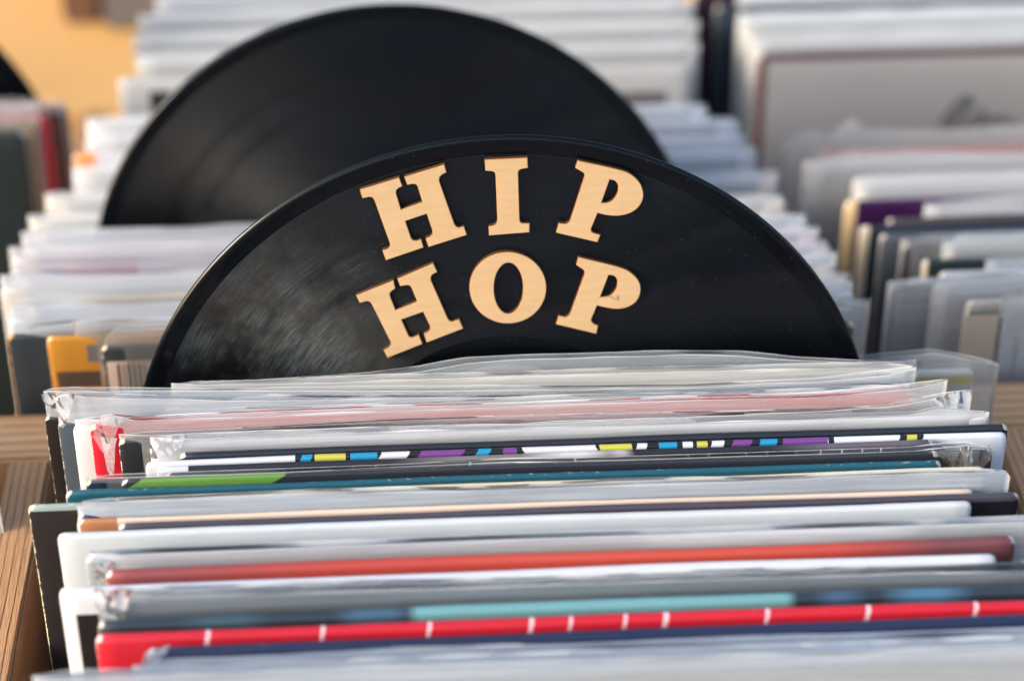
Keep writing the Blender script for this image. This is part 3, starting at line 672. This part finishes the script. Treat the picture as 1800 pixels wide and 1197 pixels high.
right(1258, 12, (52, 62, 74), 'slate blue sleeve at the top, left end of the right bin', t=.005)
right(1220, -12, (58, 34, 52), 'dark plum sleeve at the top, leftmost of the right bin', t=.005)

# ---- left bin, front to back (only right ends in view)
def left(xr, yr, base, label, **kw): sleeve(xr-1200, xr, xr, yr, zback(yr), base, label, G5, **kw)
left(-50, 668, (120, 104, 96), 'brown sleeve in a clear cover cut by the left picture edge', y=.735, film=dict(top=[(-1000, 690), (-45, 665), (-38, 672)], op=.4))
left(44, 232, (38, 48, 48), 'dark grey-green sleeve at the left picture edge', t=.0048)
left(62, 212, (176, 150, 116), 'tan sleeve between the dark grey-green and the red one', t=.0046, film=dict(top=[(-900, 215), (0, 190), (64, 186)], op=.25))
left(84, 200, (226, 10, 20), 'bright red sleeve behind the tan one in the left bin', t=.0046)
left(108, 192, (110, 60, 52), 'brown-red sleeve behind the bright red one', t=.0046, film=dict(top=[(-900, 205), (0, 180), (110, 184)], op=.2, tint=(230, 200, 200)))
left(118, 184, (120, 112, 96), 'grey-brown sleeve rearmost of the left bin', t=.0046)
build_sleeves()

# brush signature on the maroon-bordered sleeve
sg = next(s for s in SL if 'signature' in s['label']); Ys = sg['Y']-sg['tt']/2-.0006
ink = plain('ink', (104, 106, 106), .7, 60, .2)
strokes = [[(1650, 224, 3), (1662, 205, 8), (1680, 182, 9), (1700, 170, 7), (1706, 178, 7), (1692, 196, 8), (1676, 214, 10), (1664, 226, 4)], [(1690, 226, 4), (1712, 206, 7), (1730, 196, 6), (1728, 210, 6), (1716, 222, 5)],
           [(1730, 224, 4), (1748, 208, 6), (1760, 204, 6), (1756, 218, 5), (1776, 212, 5), (1790, 220, 3)]]
vs = []; fs = []
for st in strokes:
    pts = [onY(x, y, Ys) for x, y, _ in st]; b0 = len(vs)
    for i, p in enumerate(pts):
        d = (pts[min(i+1, len(pts)-1)]-pts[max(i-1, 0)]); nrm = Vector((-d.z, 0, d.x)).normalized(); wd = st[i][2]*.00016
        for sgn in (-1, 1):
            q = p+nrm*wd*sgn
            for dy in (0, .0004): vs.append(Vector((q.x, q.y+dy, q.z)))
    for i in range(len(pts)-1):
        a = b0+i*4
        fs += [(a, a+4, a+6, a+2), (a+1, a+3, a+7, a+5), (a, a+1, a+5, a+4), (a+2, a+6, a+7, a+3)]
rt_ = sg['root']; org = rt_.location
link_mesh('brush_signature', [v-org for v in vs], fs, ink, rt_, True)

# crumpled corners of plastic film: a patch of folds between a left and a right chain of measured points
def flap(key, L, Rr, op, nm='crumpled_corner', amp=.0012, seed=0, tint=(238, 241, 245)):
    st = next(s for s in SL if key in s['label']); Yc = st['Y']-st['tt']/2-.0014
    org = st['root'].location; nx = 24; vs = []; fs = []; rows = []
    for c0, c1 in zip(zip(L, Rr), list(zip(L, Rr))[1:]):
        for q in range(9):
            t = q/9; rows.append((tuple(c0[0][d]*(1-t)+c1[0][d]*t for d in (0, 1)), tuple(c0[1][d]*(1-t)+c1[1][d]*t for d in (0, 1))))
    rows.append((L[-1], Rr[-1]))
    for a, b in rows:
        for i in range(nx+1):
            t = i/nx; p = onY(a[0]*(1-t)+b[0]*t, a[1]*(1-t)+b[1]*t, Yc); q = Vector((p.x*190+p.z*60, p.y*10, p.z*70-p.x*40))+Vector((seed, 0, 0))
            rid = 1-abs(noise.noise(q))*2.4; rid2 = 1-abs(noise.noise(q*2.3))*2
            vs.append(Vector((p.x+noise.noise(q*1.3)*.0005, p.y-amp*(rid+.35*rid2)*.5, p.z+noise.noise(q*1.7+Vector((9, 0, 0)))*.0005))-org)
    for r in range(len(rows)-1):
        for i in range(nx): a = r*(nx+1)+i; fs.append((a, a+1, a+nx+2, a+nx+1))
    return link_mesh(nm, vs, fs, film_mat(op*.85, tint, .12, 'crumpled_film'), st['root'], True)
flap('crumpled clear cover left', [(96, 700), (99, 720), (104, 748)], [(132, 690), (124, 722), (112, 752)], .5, seed=1)
flap('red sleeve seen pink', [(162, 768), (168, 744), (184, 733)][::-1], [(186, 800), (200, 770), (214, 738)][::-1], .35, seed=2, amp=.0005)
flap('red sleeve seen pink', [(176, 768), (184, 800), (192, 834)], [(206, 770), (202, 800), (200, 832)], .6, seed=3, amp=.0006)
flap('white sleeve in a wrinkled', [(264, 768), (264, 790), (266, 806)], [(330, 764), (318, 786), (300, 800)], .35, seed=4)
flap('blue-grey sleeve in a thick', [(166, 1034), (168, 1062), (182, 1092)], [(235, 1032), (222, 1060), (206, 1096)], .6, seed=6, amp=.002)
flap('slate sleeve under a pale', [(160, 990), (166, 1010), (172, 1026)], [(205, 988), (196, 1006), (186, 1024)], .5, seed=7)
flap('navy blue sleeve in front', [(254, 1146), (250, 1164), (250, 1182)], [(300, 1132), (286, 1156), (270, 1184)], .5, seed=8)
flap('starry', [(1640, 792), (1652, 800), (1668, 818)], [(1744, 790), (1740, 806), (1720, 836)], .10, nm='shrink_crease', seed=9, amp=.0018)
flap('starry', [(1686, 784), (1692, 800), (1696, 822)], [(1712, 782), (1708, 800), (1712, 820)], .42, nm='shrink_crease', seed=11, amp=.0016)
flap('black sleeve sticking out furthest', [(73, 690), (76, 704), (92, 718)], [(110, 688), (106, 704), (104, 722)], .4, seed=12)
flap('torn-edged', [(1540, 656), (1530, 668)], [(1613, 650), (1612, 680)], .3, seed=13)
flap('charcoal sleeve', [(1640, 700), (1650, 714)], [(1708, 682), (1704, 720)], .3, seed=14)

# boxes on the table behind
pa, pb, pc = onZ(112, 46, .9), onZ(180, 46, .9), onZ(292, 46, .9)
bx = empty('cardboard_box', (pa.x, pa.y, .90)); tag(bx, 'brown box standing on the tan table at the top left picture edge', 'box')
bevel_box('box_body', pa.x, pb.x-.001, pa.y, pa.y+.14, .9005, 1.02, plain('brown_card', (116, 84, 66), .8, 20, .2), bx, .003)
bevel_box('box_lid', pa.x-.003, pb.x+.001, pa.y-.003, pa.y+.143, 1.0205, 1.04, plain('brown_lid', (124, 92, 70), .8, 20, .2), bx, .003)
b2 = empty('storage_box', (pb.x, pb.y, .90)); tag(b2, 'grey box beside the brown one on the tan table behind', 'box')
bevel_box('box_body', pb.x+.003, pc.x, pb.y-.01, pb.y+.13, .9005, 1.03, plain('grey_card', (118, 114, 112), .8, 20, .2), b2, .003)
bevel_box('box_lid', pb.x+.002, pc.x+.003, pb.y-.013, pb.y+.133, 1.0305, 1.045, plain('grey_lid', (104, 102, 102), .8, 20, .2), b2, .003)
